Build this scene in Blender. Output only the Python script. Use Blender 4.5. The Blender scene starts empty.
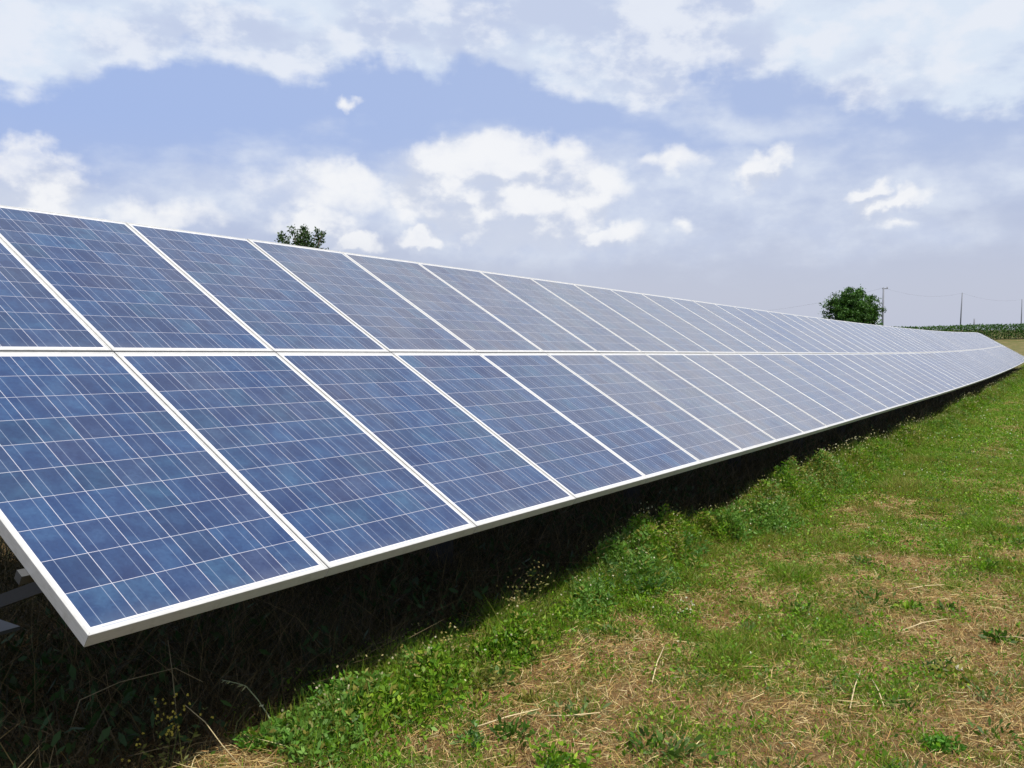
import bpy, bmesh, math, random
import numpy as np
from mathutils import Vector, Matrix
R = math.radians
rng = np.random.default_rng(7)
random.seed(7)
scene = bpy.context.scene
COL = scene.collection

# ------------------------------------------------------------------ camera
cam_d = bpy.data.cameras.new('camera'); cam = bpy.data.objects.new('camera', cam_d); COL.objects.link(cam)
CAM = Vector((-2.4809, -3.8925, 0.1008))
right = Vector((0.54677, -0.83728, 0.0)); fwd = Vector((0.83571, 0.54575, -0.06120)).normalized()
upv = right.cross(fwd).normalized(); right = fwd.cross(upv).normalized()
m = Matrix((right, upv, -fwd)).transposed().to_4x4(); m.translation = CAM
cam.matrix_world = m
cam_d.sensor_width = 36; cam_d.lens = 36 * 880.64 / 1024
cam_d.clip_start = 0.05; cam_d.clip_end = 12000
scene.camera = cam
FPX = 880.64
def ray(px, py):                       # world direction seen at a picture point (used only to read positions off the photograph)
    return right * ((px - 512) / FPX) - upv * ((py - 384) / FPX) + fwd
def angles(px, py):
    d = ray(px, py).normalized()
    return math.degrees(math.atan2(d.y, d.x)), math.degrees(math.asin(d.z))

# ------------------------------------------------------------------ light and exposure
scene.view_settings.view_transform = 'Standard'; scene.view_settings.look = 'None'
scene.view_settings.exposure = 0.25; scene.view_settings.gamma = 1.0
SUN_DIR = Vector((-0.10, -0.50, 1.0)).normalized()          # towards the sun
SUN_EL = math.asin(SUN_DIR.z); SUN_AZ = math.atan2(SUN_DIR.x, SUN_DIR.y)
sun_d = bpy.data.lights.new('sun', 'SUN'); sun = bpy.data.objects.new('sun', sun_d); COL.objects.link(sun)
sun_d.energy = 5.0; sun_d.angle = R(0.53); sun_d.color = (1.0, 0.95, 0.87)
sun.rotation_euler = (-SUN_DIR).to_track_quat('-Z', 'Y').to_euler()

# ------------------------------------------------------------------ node helpers
class NT:
    def __init__(s, tree): s.t = tree; s.n = tree.nodes; s.l = tree.links; s.n.clear()
    def new(s, t, **k):
        n = s.n.new(t)
        for a, v in k.items(): setattr(n, a, v)
        return n
    def put(s, sock, v):
        if v is None: return
        if isinstance(v, bpy.types.NodeSocket): s.l.new(v, sock)
        else:
            if sock.type == 'RGBA' and len(v) == 3: v = (*v, 1)
            sock.default_value = v
    def math(s, op, a, b=None, c=None, clamp=False):
        n = s.new('ShaderNodeMath', operation=op, use_clamp=clamp)
        for i, v in enumerate((a, b, c)):
            if v is not None: s.put(n.inputs[i], v)
        return n.outputs[0]
    def vmath(s, op, a, b=None):
        n = s.new('ShaderNodeVectorMath', operation=op)
        s.put(n.inputs[0], a)
        if b is not None: s.put(n.inputs[1], b)
        return n.outputs['Value'] if op in ('LENGTH', 'DOT_PRODUCT', 'DISTANCE') else n.outputs[0]
    def mix(s, f, a, b, blend='MIX'):
        n = s.new('ShaderNodeMix', data_type='RGBA', blend_type=blend)
        s.put(n.inputs[0], f); s.put(n.inputs[6], a); s.put(n.inputs[7], b)
        return n.outputs[2]
    def noise(s, vec, scale, detail=4, rough=.55, lac=2.0, dist=0.0, typ='FBM'):
        n = s.new('ShaderNodeTexNoise', noise_dimensions='3D')
        if vec is not None: s.put(n.inputs['Vector'], vec)
        n.inputs['Scale'].default_value = scale; n.inputs['Detail'].default_value = detail
        n.inputs['Roughness'].default_value = rough; n.inputs['Lacunarity'].default_value = lac
        n.inputs['Distortion'].default_value = dist
        return n.outputs[0]
    def smooth(s, v, a, b, lo=0., hi=1.):
        n = s.new('ShaderNodeMapRange', interpolation_type='SMOOTHSTEP')
        s.put(n.inputs[0], v)
        for i, x in enumerate((a, b, lo, hi)): n.inputs[i + 1].default_value = x
        return n.outputs[0]
    def lin(s, v, a, b, lo=0., hi=1.):
        n = s.new('ShaderNodeMapRange')
        s.put(n.inputs[0], v)
        for i, x in enumerate((a, b, lo, hi)): n.inputs[i + 1].default_value = x
        return n.outputs[0]
    def sep(s, v):
        n = s.new('ShaderNodeSeparateXYZ'); s.put(n.inputs[0], v); return n.outputs
    def comb(s, x, y, z):
        n = s.new('ShaderNodeCombineXYZ')
        for i, v in enumerate((x, y, z)): s.put(n.inputs[i], v)
        return n.outputs[0]

# ------------------------------------------------------------------ sky (world)
world = bpy.data.worlds.new('World'); scene.world = world; world.use_nodes = True
w = NT(world.node_tree)
out = w.new('ShaderNodeOutputWorld'); bg = w.new('ShaderNodeBackground')
sky = w.new('ShaderNodeTexSky', sky_type='NISHITA', sun_disc=False)
sky.sun_elevation = SUN_EL; sky.sun_rotation = SUN_AZ
sky.air_density = 1.0; sky.dust_density = 2.0; sky.ozone_density = 1.5; sky.altitude = 50
SKY = 0.10
tc = w.new('ShaderNodeTexCoord'); D = w.vmath('NORMALIZE', tc.outputs['Generated'])
dx, dy, dz_ = w.sep(D)
DEG = 57.29578
az = w.math('MULTIPLY', w.math('ARCTAN2', dy, dx), DEG)
el = w.math('MULTIPLY', w.math('ARCSINE', dz_), DEG)
warp1 = w.new('ShaderNodeTexNoise'); w.put(warp1.inputs['Vector'], D); warp1.inputs['Scale'].default_value = 9; warp1.inputs['Detail'].default_value = 5
warp2 = w.new('ShaderNodeTexNoise'); w.put(warp2.inputs['Vector'], D); warp2.inputs['Scale'].default_value = 38; warp2.inputs['Detail'].default_value = 5
wc1 = w.vmath('SUBTRACT', warp1.outputs['Color'], (.5, .5, .5)); wc2 = w.vmath('SUBTRACT', warp2.outputs['Color'], (.5, .5, .5))
P0 = w.comb(az, el, 0.0)
PA = w.vmath('ADD', P0, w.vmath('MULTIPLY', wc1, (5, 3, 0)))
PA = w.vmath('ADD', PA, w.vmath('MULTIPLY', wc2, (2.2, 1.6, 0)))
PB = w.vmath('ADD', P0, w.vmath('MULTIPLY', wc2, (2.6, 2.2, 0)))
PC = w.vmath('ADD', PB, w.vmath('MULTIPLY', wc1, (3., 2., 0)))
PPD = 15.4                                   # picture points per degree, for sizes read off the photograph
def blobs(P, lst):
    acc = None
    for (px, py, rx, ry, amp, rot) in lst:
        a, e = angles(px, py)
        mp = w.new('ShaderNodeMapping', vector_type='TEXTURE')
        w.put(mp.inputs[0], P)
        mp.inputs[1].default_value = (a, e, 0); mp.inputs[2].default_value = (0, 0, R(rot)); mp.inputs[3].default_value = (rx / PPD, ry / PPD, 1)
        v = w.math('MULTIPLY_ADD', w.vmath('LENGTH', mp.outputs[0]), -amp, amp)
        acc = v if acc is None else w.math('MAXIMUM', acc, v)
    return acc
# the ragged lower border of the high cloud deck, read off the photograph as bearings and heights
border = [(-60, 95), (0, 88), (60, 84), (120, 70), (150, 66), (210, 58), (250, 74), (300, 86), (335, 74), (390, 66), (430, 84), (470, 62), (520, 88), (570, 104), (640, 112), (690, 82), (750, 78), (810, 96), (860, 112), (920, 126), (990, 122), (1024, 104), (1090, 110)]
bang = sorted(angles(*q) for q in border)
fc = w.new('ShaderNodeFloatCurve'); cv = fc.mapping.curves[0]
A0, A1 = bang[0][0], bang[-1][0]
for k, (a_, e_) in enumerate(bang):
    xk, yk = (a_ - A0) / (A1 - A0), e_ / 30
    if k == 0: cv.points[0].location = (0, yk)
    elif k == len(bang) - 1: cv.points[1].location = (1, yk)
    else: cv.points.new(xk, yk)
fc.mapping.update()
thin = [(250, 200, 230, 50, .8, 0), (330, 190, 170, 60, .9, 0), (480, 195, 190, 75, 1.2, 0), (620, 205, 210, 75, 1.0, 0), (740, 185, 170, 55, 1.0, 0), (720, 120, 130, 26, .7, 8),
        (940, 175, 220, 45, .8, 0), (880, 225, 260, 50, .5, 0), (90, 215, 200, 40, .8, 0), (560, 245, 280, 45, .7, 0), (250, 168, 130, 25, .6, 0)]
puff = [(18, 182, 72, 42, 1.0, 0), (160, 216, 75, 20, .5, 0), (318, 224, 50, 34, .7, 0), (352, 246, 34, 16, .9, 0), 
        (345, 180, 65, 24, .5, 0), (420, 240, 34, 16, .9, 0), (450, 168, 60, 34, .9, 0), (500, 168, 125, 42, 1.1, 0), (475, 192, 100, 52, 1.2, 0), (525, 210, 95, 50, 1.3, 0), (500, 235, 60, 22, .8, 0), (565, 190, 80, 42, .8, 0), (330, 195, 110, 40, .42, 0), (430, 205, 45, 24, .5, 0),
        (605, 237, 52, 19, .68, -12), (668, 158, 50, 17, .46, 0), (764, 170, 40, 19, .66, -40), (868, 193, 30, 12, .70, -20), (886, 204, 44, 13, .62, -15), (895, 224, 34, 9, .40, 0),
        (683, 228, 20, 10, .42, 0), (349, 102, 14, 9, .42, 0)]
fA = w.noise(w.vmath('MULTIPLY', D, (1, 1, 2.4)), 11, 7, .55)
fB = w.noise(w.vmath('MULTIPLY', D, (1, 1, 1.6)), 19, 7, .55)
fC = w.noise(w.vmath('MULTIPLY', D, (1, 1, 2.2)), 5, 4, .5)
ax, ay, _ = w.sep(PC)
w.put(fc.inputs['Value'], w.lin(ax, A0, A1)); bound = w.math('MULTIPLY', fc.outputs[0], 30.)
rise = w.math('MULTIPLY', w.math('SUBTRACT', ay, bound), .42)
aD = w.math('ADD', w.math('MAXIMUM', w.math('MINIMUM', rise, .62), -1.), w.math('MULTIPLY_ADD', fA, 1.7, -.86))
aT = w.math('ADD', blobs(PA, thin), w.math('MULTIPLY_ADD', fA, 1.6, -.84))
bP = blobs(PB, puff)
# the same clouds looked up a little higher: where there is more cloud above, the cloud shows its grey base
bU = blobs(w.vmath('ADD', PB, (-.25, .85, 0)), [q for q in puff if q[4] >= .6 and q[1] > 140])
aP = w.math('ADD', w.math('MINIMUM', w.math('MULTIPLY', bP, 2.3), .85), w.math('MULTIPLY_ADD', fB, 1.5, -.92))
mD = w.smooth(aD, -.12, .50); mT = w.math('MULTIPLY', w.smooth(aT, -.05, .8), .80); mP = w.smooth(aP, -.06, .80)
# the sky away from the photograph's view: scattered cloud
away = w.math('MAXIMUM', w.smooth(w.math('ABSOLUTE', w.math('SUBTRACT', az, 33.)), 42, 60), w.smooth(el, 23, 32))
mG = w.math('MULTIPLY', w.math('MULTIPLY', away, w.smooth(fA, .46, .66)), .35)
base = w.mix(1.0, sky.outputs[0], (SKY, SKY, SKY), 'MULTIPLY')
hz = w.smooth(el, 14, 60, 1., 0.)
skyc = w.mix(w.math('MULTIPLY', hz, .93), base, w.mix(w.smooth(el, 1, 13), (.555, .59, .715), w.mix(w.lin(az, 60, 5), (.385, .505, .825), (.455, .55, .795))))
skyc = w.mix(w.math('MULTIPLY', away, .8), skyc, (.20, .31, .60))
lowfade = w.smooth(el, .5, 6.5)                              # far cloud sinks into the haze over the horizon
deckc = w.mix(w.smooth(w.math('ADD', fC, w.math('MULTIPLY_ADD', fB, .3, -.15)), .36, .56), (.58, .65, .82), (.76, .84, .94))
deckc = w.mix(w.math('MULTIPLY', w.smooth(w.math('ADD', fB, w.math('MULTIPLY', fA, .5)), .68, .88), .85), deckc, (.87, .90, .955))
thinc = w.mix(w.smooth(fB, .35, .65), (.60, .67, .835), (.75, .81, .915))
shade = w.noise(w.vmath('ADD', w.vmath('MULTIPLY', D, (1, 1, 1.5)), (.012, .02, -.020)), 19, 7, .55)
lit = w.smooth(w.math('ADD', w.math('MULTIPLY', w.math('SUBTRACT', bP, bU), .62), w.math('MULTIPLY', w.math('SUBTRACT', fB, shade), .9)), -.17, .13)
puffc = w.mix(lit, (.61, .665, .80), (.92, .93, .955))
c = w.mix(w.math('MULTIPLY', mG, 1.), skyc, (.78, .81, .88))
c = w.mix(w.math('MULTIPLY', mT, lowfade), c, thinc)
c = w.mix(w.math('MULTIPLY', mD, .86), c, deckc)
c = w.mix(w.math('MULTIPLY', w.math('MULTIPLY', mP, lowfade), .92), c, puffc)
w.put(bg.inputs[0], c); bg.inputs[1].default_value = 0.84
w.l.new(bg.outputs[0], out.inputs[0])

# ------------------------------------------------------------------ shared geometry of the place
TILT = R(30.25); CT, ST = math.cos(TILT), math.sin(TILT)
X_NEAR, N_COL = -1.0, 64
def dz(x):                              # how the row of panels rides the gentle dip of the field
    x = np.asarray(x, float)
    a = -.0230 * x + .00024 * np.maximum(0, x - 14) ** 2
    return a - .0035 * np.maximum(0, x - 57.5) ** 2 * (x < 74)
def yb(x):                              # the row swings slightly to the back beyond its first few metres
    t = np.maximum(0, np.asarray(x, float) - 5.5); return .0100 * np.where(t < 4, t * t / 8, t - 2)
def vnoise(x, y, seed=0):
    xi = np.floor(x).astype(np.int64); yi = np.floor(y).astype(np.int64)
    fx = x - xi; fy = y - yi; fx = fx * fx * (3 - 2 * fx); fy = fy * fy * (3 - 2 * fy)
    def h(a, b):
        n = (a * 374761393 + b * 668265263 + seed * 982451653) & 0xffffffff
        n = ((n ^ (n >> 13)) * 1274126177) & 0xffffffff
        return ((n ^ (n >> 16)) & 0xffff) / 65535.0
    return (h(xi, yi) * (1 - fx) + h(xi + 1, yi) * fx) * (1 - fy) + (h(xi, yi + 1) * (1 - fx) + h(xi + 1, yi + 1) * fx) * fy
def fbm(x, y, s, seed=0, o=4):
    v = 0; a = 1; t = 0
    for i in range(o):
        v = v + a * vnoise(x / s, y / s, seed + i * 17); t += a; a *= .55; s /= 2.05
    return v / t
def ground_z(x, y):
    x = np.asarray(x, float); y = np.asarray(y, float)
    xc = np.clip(x, -30, 110)
    g = -1.575 - .0230 * xc + .00024 * np.clip(xc - 14, 0, 41) ** 2 + .00024 * 2 * 41 * np.maximum(0, xc - 55) + .00076 * np.maximum(0, xc - 55) ** 2
    near = np.exp(-np.maximum(0, np.hypot(x, y) - 20) / 30)
    return g + near * (.07 * (fbm(x, y, 1.3, 3) - .5) + .03 * (fbm(x, y, .3, 5, 2) - .5))
def greenness(x, y):                    # where the cover is lush and where it is dead straw and bare soil
    edge = np.exp(-((y + 1.25 - .012 * np.maximum(x, 0)) / .50) ** 2) * np.clip((x + .2) / 1.2, .2, 1)
    far = np.clip((x - 2.0) / 6, 0, 1)
    n = fbm(x, y, .9, 11) * .42 + fbm(x, y, .24, 12, 3) * .58
    g = .32 + .46 * edge + .38 * far + (n - .5) * 2.7
    return np.clip(g, 0, 1)

# ------------------------------------------------------------------ materials
def mat(name):
    mm = bpy.data.materials.new(name); mm.use_nodes = True
    nt = NT(mm.node_tree); o = nt.new('ShaderNodeOutputMaterial'); p = nt.new('ShaderNodeBsdfPrincipled')
    nt.l.new(p.outputs[0], o.inputs[0])
    return mm, nt, p, o
def simple(name, col, rough=.6, metal=0., bump=0., scale=40., var=.15):
    mm, nt, p, o = mat(name)
    tcn = nt.new('ShaderNodeTexCoord')
    n = nt.noise(tcn.outputs['Object'], scale, 5)
    dark = tuple(c * (1 - var) for c in col); light = tuple(min(1, c * (1 + var)) for c in col)
    nt.put(p.inputs['Base Color'], nt.mix(n, dark, light))
    p.inputs['Roughness'].default_value = rough; p.inputs['Metallic'].default_value = metal
    if bump:
        b = nt.new('ShaderNodeBump'); b.inputs['Strength'].default_value = bump; nt.put(b.inputs['Height'], n)
        nt.l.new(b.outputs[0], p.inputs['Normal'])
    return mm
def leaf_mat(name, rough=.55, trans=.35):
    mm, nt, p, o = mat(name)
    a = nt.new('ShaderNodeAttribute', attribute_name='tint')
    nt.put(p.inputs['Base Color'], a.outputs['Color']); p.inputs['Roughness'].default_value = rough
    p.inputs['Specular IOR Level'].default_value = .3
    tr = nt.new('ShaderNodeBsdfTranslucent'); nt.put(tr.inputs[0], nt.mix(1., a.outputs['Color'], (1.0, 1.15, .6), 'MULTIPLY'))
    mx = nt.new('ShaderNodeMixShader'); mx.inputs[0].default_value = trans
    nt.l.new(p.outputs[0], mx.inputs[1]); nt.l.new(tr.outputs[0], mx.inputs[2]); nt.l.new(mx.outputs[0], o.inputs[0])
    return mm
M = {}
M['leaf'] = leaf_mat('leaf_blade', .55, .42); M['dry'] = leaf_mat('dry_stalk', .7, .15); M['crown'] = leaf_mat('crown_leaf', .5, .25)
M['steel'] = simple('shaded_galvanised_steel', (.06, .062, .064), .55, .4, .05, 60, .2)  # base colour darkened to carry the shade beneath the panels
M['wood'] = simple('weathered_pole', (.17, .18, .21), .8, 0, .2, 20, .3)
M['bark'] = simple('bark', (.10, .075, .05), .9, 0, .4, 25, .35)
M['wire'] = simple('wire', (.10, .10, .11), .6)
M['insulator'] = simple('insulator', (.25, .24, .22), .3)
M['concrete'] = simple('shaded_post_concrete', (.032, .031, .028), .9, 0, .2, 30, .2)  # near-black base: the posts' shade is put into the colour

# anodised aluminium
mm, nt, p, o = mat('anodised_aluminium'); M['alu'] = mm
tcn = nt.new('ShaderNodeTexCoord')
n1 = nt.noise(nt.vmath('MULTIPLY', tcn.outputs['Object'], (3, 3, 40)), 8, 5); n2 = nt.noise(tcn.outputs['Object'], 90, 3)
nt.put(p.inputs['Base Color'], nt.mix(nt.smooth(n1, .3, .75), (.40, .40, .39), (.48, .475, .465)))
fx_, fy_, fz_ = nt.sep(tcn.outputs['Object'])
cd = nt.math('SUBTRACT', nt.math('SUBTRACT', .497, nt.math('ABSOLUTE', fx_)), nt.math('MINIMUM', fy_, nt.math('SUBTRACT', 1.645, fy_)))
mitre = nt.math('MULTIPLY', nt.math('LESS_THAN', nt.math('ABSOLUTE', cd), .0008), nt.math('LESS_THAN', nt.math('SUBTRACT', .497, nt.math('ABSOLUTE', fx_)), .012))
al = nt.mix(nt.smooth(n1, .3, .75), (.40, .40, .39), (.48, .475, .465))
grime = nt.math('MULTIPLY', nt.smooth(nt.noise(tcn.outputs['Object'], 14, 6, .7), .52, .75), nt.smooth(fz_, -.046, -.002, .55, .18))
nt.put(p.inputs['Base Color'], nt.mix(nt.math('MULTIPLY', mitre, .8), nt.mix(grime, al, (.22, .20, .165)), (.06, .06, .06)))
nt.put(p.inputs['Roughness'], nt.lin(n2, .3, .7, .38, .55)); p.inputs['Metallic'].default_value = .15

# photovoltaic laminate: 6 x 10 polycrystalline cells on a white backsheet under glass
mm, nt, p, o = mat('photovoltaic_laminate'); M['cells'] = mm
tcn = nt.new('ShaderNodeTexCoord'); oi = nt.new('ShaderNodeObjectInfo')
tone = nt.new('ShaderNodeAttribute', attribute_type='OBJECT', attribute_name='dust').outputs['Fac']
x, y, z = nt.sep(tcn.outputs['Object'])
PITCH = .158
cx = nt.math('DIVIDE', nt.math('ADD', x, 3 * PITCH), PITCH); cy = nt.math('DIVIDE', nt.math('SUBTRACT', y, .030), PITCH)
ix = nt.math('FLOOR', cx); iy = nt.math('FLOOR', cy); fx = nt.math('FRACT', cx); fy = nt.math('FRACT', cy)
def edge_dist(f): return nt.math('MINIMUM', f, nt.math('SUBTRACT', 1., f))
gapx = nt.math('LESS_THAN', edge_dist(fx), .0085); gapy = nt.math('LESS_THAN', edge_dist(fy), .0075)
inx = nt.math('MULTIPLY', nt.math('GREATER_THAN', cx, 0.), nt.math('LESS_THAN', cx, 6.))
iny = nt.math('MULTIPLY', nt.math('GREATER_THAN', cy, 0.), nt.math('LESS_THAN', cy, 10.))
inside = nt.math('MULTIPLY', inx, iny)
gap = nt.math('MAXIMUM', gapx, gapy)
bus = nt.math('LESS_THAN', nt.math('ABSOLUTE', nt.math('SUBTRACT', nt.math('ABSOLUTE', nt.math('SUBTRACT', fx, .5)), .245)), .0072)
cellv = nt.comb(nt.math('ADD', ix, nt.math('MULTIPLY', oi.outputs['Random'], 91.)), iy, nt.math('MULTIPLY', oi.outputs['Random'], 57.))
wn = nt.new('ShaderNodeTexWhiteNoise', noise_dimensions='3D'); nt.put(wn.inputs[0], cellv)
wr, wg, wb = nt.sep(wn.outputs['Color'])
# crystal grains, and the soft cloudy tone change within a wafer
shift = nt.vmath('ADD', tcn.outputs['Object'], nt.vmath('MULTIPLY', wn.outputs['Color'], (3., 5., 7.)))
vor = nt.new('ShaderNodeTexVoronoi', feature='F1'); nt.put(vor.inputs['Vector'], shift); vor.inputs['Scale'].default_value = 95
grain = nt.sep(vor.outputs['Color'])[0]
soft = nt.noise(shift, 11, 3, .5)
blue = nt.mix(wr, (.010, .026, .085), (.016, .047, .126))
blue = nt.mix(nt.math('MULTIPLY', nt.smooth(wg, .5, 1.), .28), blue, (.018, .066, .118))
blue = nt.mix(nt.math('MULTIPLY', nt.smooth(wb, .75, 1.), .5), blue, (.026, .034, .085))
blue = nt.mix(nt.smooth(soft, .35, .70), nt.mix(1., blue, (.72, .74, .84), 'MULTIPLY'), nt.mix(1., blue, (1.25, 1.2, 1.1), 'MULTIPLY'))
blue = nt.mix(.5, blue, nt.mix(grain, nt.mix(1., blue, (.70, .78, .85), 'MULTIPLY'), nt.mix(1., blue, (1.35, 1.25, 1.15), 'MULTIPLY')))
celc = nt.mix(nt.math('MULTIPLY', bus, .45), blue, (.34, .38, .47))
col = nt.mix(nt.math('MULTIPLY', gap, .85), celc, (.42, .415, .47))
# white margin with the grey string ribbons
rib_y = nt.math('MAXIMUM', nt.math('LESS_THAN', nt.math('ABSOLUTE', nt.math('SUBTRACT', y, .0205)), .0030), nt.math('LESS_THAN', nt.math('ABSOLUTE', nt.math('SUBTRACT', y, 1.6215)), .0030))
f2 = nt.math('FRACT', nt.math('DIVIDE', nt.math('ADD', cx, nt.math('MULTIPLY', nt.math('GREATER_THAN', y, .8), 1.)), 2.))
rib = nt.math('MULTIPLY', nt.math('MULTIPLY', rib_y, nt.math('LESS_THAN', nt.math('ABSOLUTE', nt.math('SUBTRACT', f2, .5)), .40)), inx)
margin = nt.mix(rib, (.55, .55, .56), (.33, .35, .40))
col = nt.mix(inside, margin, col)
dn = nt.noise(nt.vmath('ADD', tcn.outputs['Object'], nt.comb(nt.math('MULTIPLY', oi.outputs['Random'], 40.), 0., 0.)), 2.3, 5, .6)
dn2 = nt.noise(nt.vmath('MULTIPLY', tcn.outputs['Object'], (26., 1.6, 1.)), 3., 4, .6)     # faint streaks where rain has run down
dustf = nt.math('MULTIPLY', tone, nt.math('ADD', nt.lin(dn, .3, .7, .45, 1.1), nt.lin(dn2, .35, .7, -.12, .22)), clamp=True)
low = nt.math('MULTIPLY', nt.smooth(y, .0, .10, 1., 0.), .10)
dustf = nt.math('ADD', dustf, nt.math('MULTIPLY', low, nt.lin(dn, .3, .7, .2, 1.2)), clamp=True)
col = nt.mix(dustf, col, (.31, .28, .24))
nt.put(p.inputs['Base Color'], col)
nt.put(p.inputs['Roughness'], nt.lin(dustf, 0, .5, .06, .30)); p.inputs['IOR'].default_value = 1.45

# ground: soil and thatch, greener where the cover is lush
mm, nt, p, o = mat('field_soil'); M['soil'] = mm
tcn = nt.new('ShaderNodeTexCoord'); P = tcn.outputs['Object']
g = nt.new('ShaderNodeAttribute', attribute_name='cover').outputs['Fac']
na = nt.noise(P, 9, 6, .65); nb = nt.noise(P, 55, 5, .7); nc = nt.noise(P, 1.4, 5, .6)
soil = nt.mix(nt.smooth(nb, .35, .66), (.052, .032, .014), (.22, .145, .062))
soil = nt.mix(nt.smooth(na, .4, .66), soil, (.140, .080, .034))
grn = nt.mix(nt.smooth(nb, .35, .65), (.035, .055, .010), (.11, .14, .030))
gf = nt.smooth(nt.math('ADD', g, nt.math('MULTIPLY_ADD', na, .8, -.4)), .25, .75)
cg = nt.mix(gf, soil, grn)
farf = nt.new('ShaderNodeAttribute', attribute_name='far').outputs['Fac']
cg = nt.mix(farf, cg, nt.mix(nt.smooth(nc, .35, .65), (.075, .085, .024), (.145, .115, .048)))
nt.put(p.inputs['Base Color'], cg); p.inputs['Roughness'].default_value = .95; p.inputs['Specular IOR Level'].default_value = .15
b = nt.new('ShaderNodeBump'); b.inputs['Strength'].default_value = .7; b.inputs['Distance'].default_value = .02
nt.put(b.inputs['Height'], nb); nt.l.new(b.outputs[0], p.inputs['Normal'])

# ------------------------------------------------------------------ object helpers
def link(o, parent=None):
    COL.objects.link(o)
    if parent: o.parent = parent
    return o
def tag(o, label=None, cat=None, group=None, kind=None):
    if label: o['label'] = label
    if cat: o['category'] = cat
    if group: o['group'] = group
    if kind: o['kind'] = kind
    return o
def empty(name, loc=(0, 0, 0)):
    o = bpy.data.objects.new(name, None); o.location = loc; o.empty_display_size = .2
    return link(o)
def np_mesh(name, verts, faces, material, tint=None, parent=None, size=3):
    me = bpy.data.meshes.new(name); nv = len(verts); nf = len(faces)
    me.vertices.add(nv); me.vertices.foreach_set('co', np.asarray(verts, np.float32).ravel())
    me.loops.add(nf * size); me.loops.foreach_set('vertex_index', np.asarray(faces, np.int32).ravel())
    me.polygons.add(nf); me.polygons.foreach_set('loop_start', np.arange(0, nf * size, size, dtype=np.int32))
    me.update(calc_edges=True)
    if tint is not None:
        a = me.color_attributes.new('tint', 'FLOAT_COLOR', 'POINT')
        a.data.foreach_set('color', np.c_[tint, np.ones(nv)].astype(np.float32).ravel())
    me.materials.append(material)
    return link(bpy.data.objects.new(name, me), parent)
def bm_obj(name, bm, material, parent=None, bevel=0., smooth=False):
    if bevel: bmesh.ops.bevel(bm, geom=bm.edges[:], offset=bevel, segments=2, profile=.5, affect='EDGES')
    bmesh.ops.recalc_face_normals(bm, faces=bm.faces[:])
    me = bpy.data.meshes.new(name); bm.to_mesh(me); bm.free(); me.materials.append(material)
    if smooth:
        for f in me.polygons: f.use_smooth = True
    return link(bpy.data.objects.new(name, me), parent)
def bar(bm, a, b, wx, wy, upd=(0, 0, 1)):         # a square-section bar from a to b
    a = Vector(a); b = Vector(b); d = (b - a).normalized(); u = Vector(upd)
    s = d.cross(u)
    if s.length < 1e-3: s = d.cross(Vector((1, 0, 0)))
    s.normalize(); u = s.cross(d)
    v = [bm.verts.new(p + s * i * wx / 2 + u * j * wy / 2) for p in (a, b) for i, j in ((-1, -1), (1, -1), (1, 1), (-1, 1))]
    for q in ((0, 1, 2, 3), (7, 6, 5, 4), (0, 4, 5, 1), (1, 5, 6, 2), (2, 6, 7, 3), (3, 7, 4, 0)): bm.faces.new([v[k] for k in q])
def tube(bm, pts, radii, n=8):
    rings = []
    for i, p in enumerate(pts):
        p = Vector(p); d = (Vector(pts[min(i + 1, len(pts) - 1)]) - Vector(pts[max(i - 1, 0)])).normalized()
        s = d.cross(Vector((0, 0, 1)))
        if s.length < 1e-3: s = Vector((1, 0, 0))
        s.normalize(); u = s.cross(d)
        rings.append([bm.verts.new(p + (s * math.cos(t) + u * math.sin(t)) * radii[i]) for t in [k * 2 * math.pi / n for k in range(n)]])
    for a, b in zip(rings, rings[1:]):
        for k in range(n): bm.faces.new((a[k], a[(k + 1) % n], b[(k + 1) % n], b[k]))
    bm.faces.new(rings[0][::-1]); bm.faces.new(rings[-1])

# ------------------------------------------------------------------ ground
def axis(stops):
    out = []
    for a, b, st in stops: out += list(np.arange(a, b, st))
    return np.array(out + [stops[-1][1]])
gx = axis([(-4000, -200, 400), (-200, -30, 15), (-30, -5, 1.5), (-5, 12, .10), (12, 30, .3), (30, 130, 1.0), (130, 300, 15), (300, 5000, 350)])
gy = axis([(-4000, -200, 400), (-200, -20, 10), (-20, -6, .8), (-6, 2, .10), (2, 8, .5), (8, 40, 2), (40, 200, 12), (200, 4000, 350)])
GX, GY = np.meshgrid(gx, gy, indexing='ij'); GZ = ground_z(GX, GY)
ny = len(gy); idx = np.arange(GX.size).reshape(GX.shape)
q = np.stack([idx[:-1, :-1], idx[1:, :-1], idx[1:, 1:], idx[:-1, 1:]], -1).reshape(-1, 4)
gr = np_mesh('ground', np.stack([GX, GY, GZ], -1).reshape(-1, 3), q, M['soil'], size=4)
tag(gr, kind='structure')
a = gr.data.attributes.new('cover', 'FLOAT', 'POINT'); a.data.foreach_set('value', greenness(GX, GY).ravel().astype(np.float32))
a = gr.data.attributes.new('far', 'FLOAT', 'POINT'); a.data.foreach_set('value', np.clip((np.hypot(GX, GY) - 45) / 20, 0, 1).ravel().astype(np.float32))
gr.data.polygons.foreach_set('use_smooth', np.ones(len(gr.data.polygons), bool))

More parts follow.
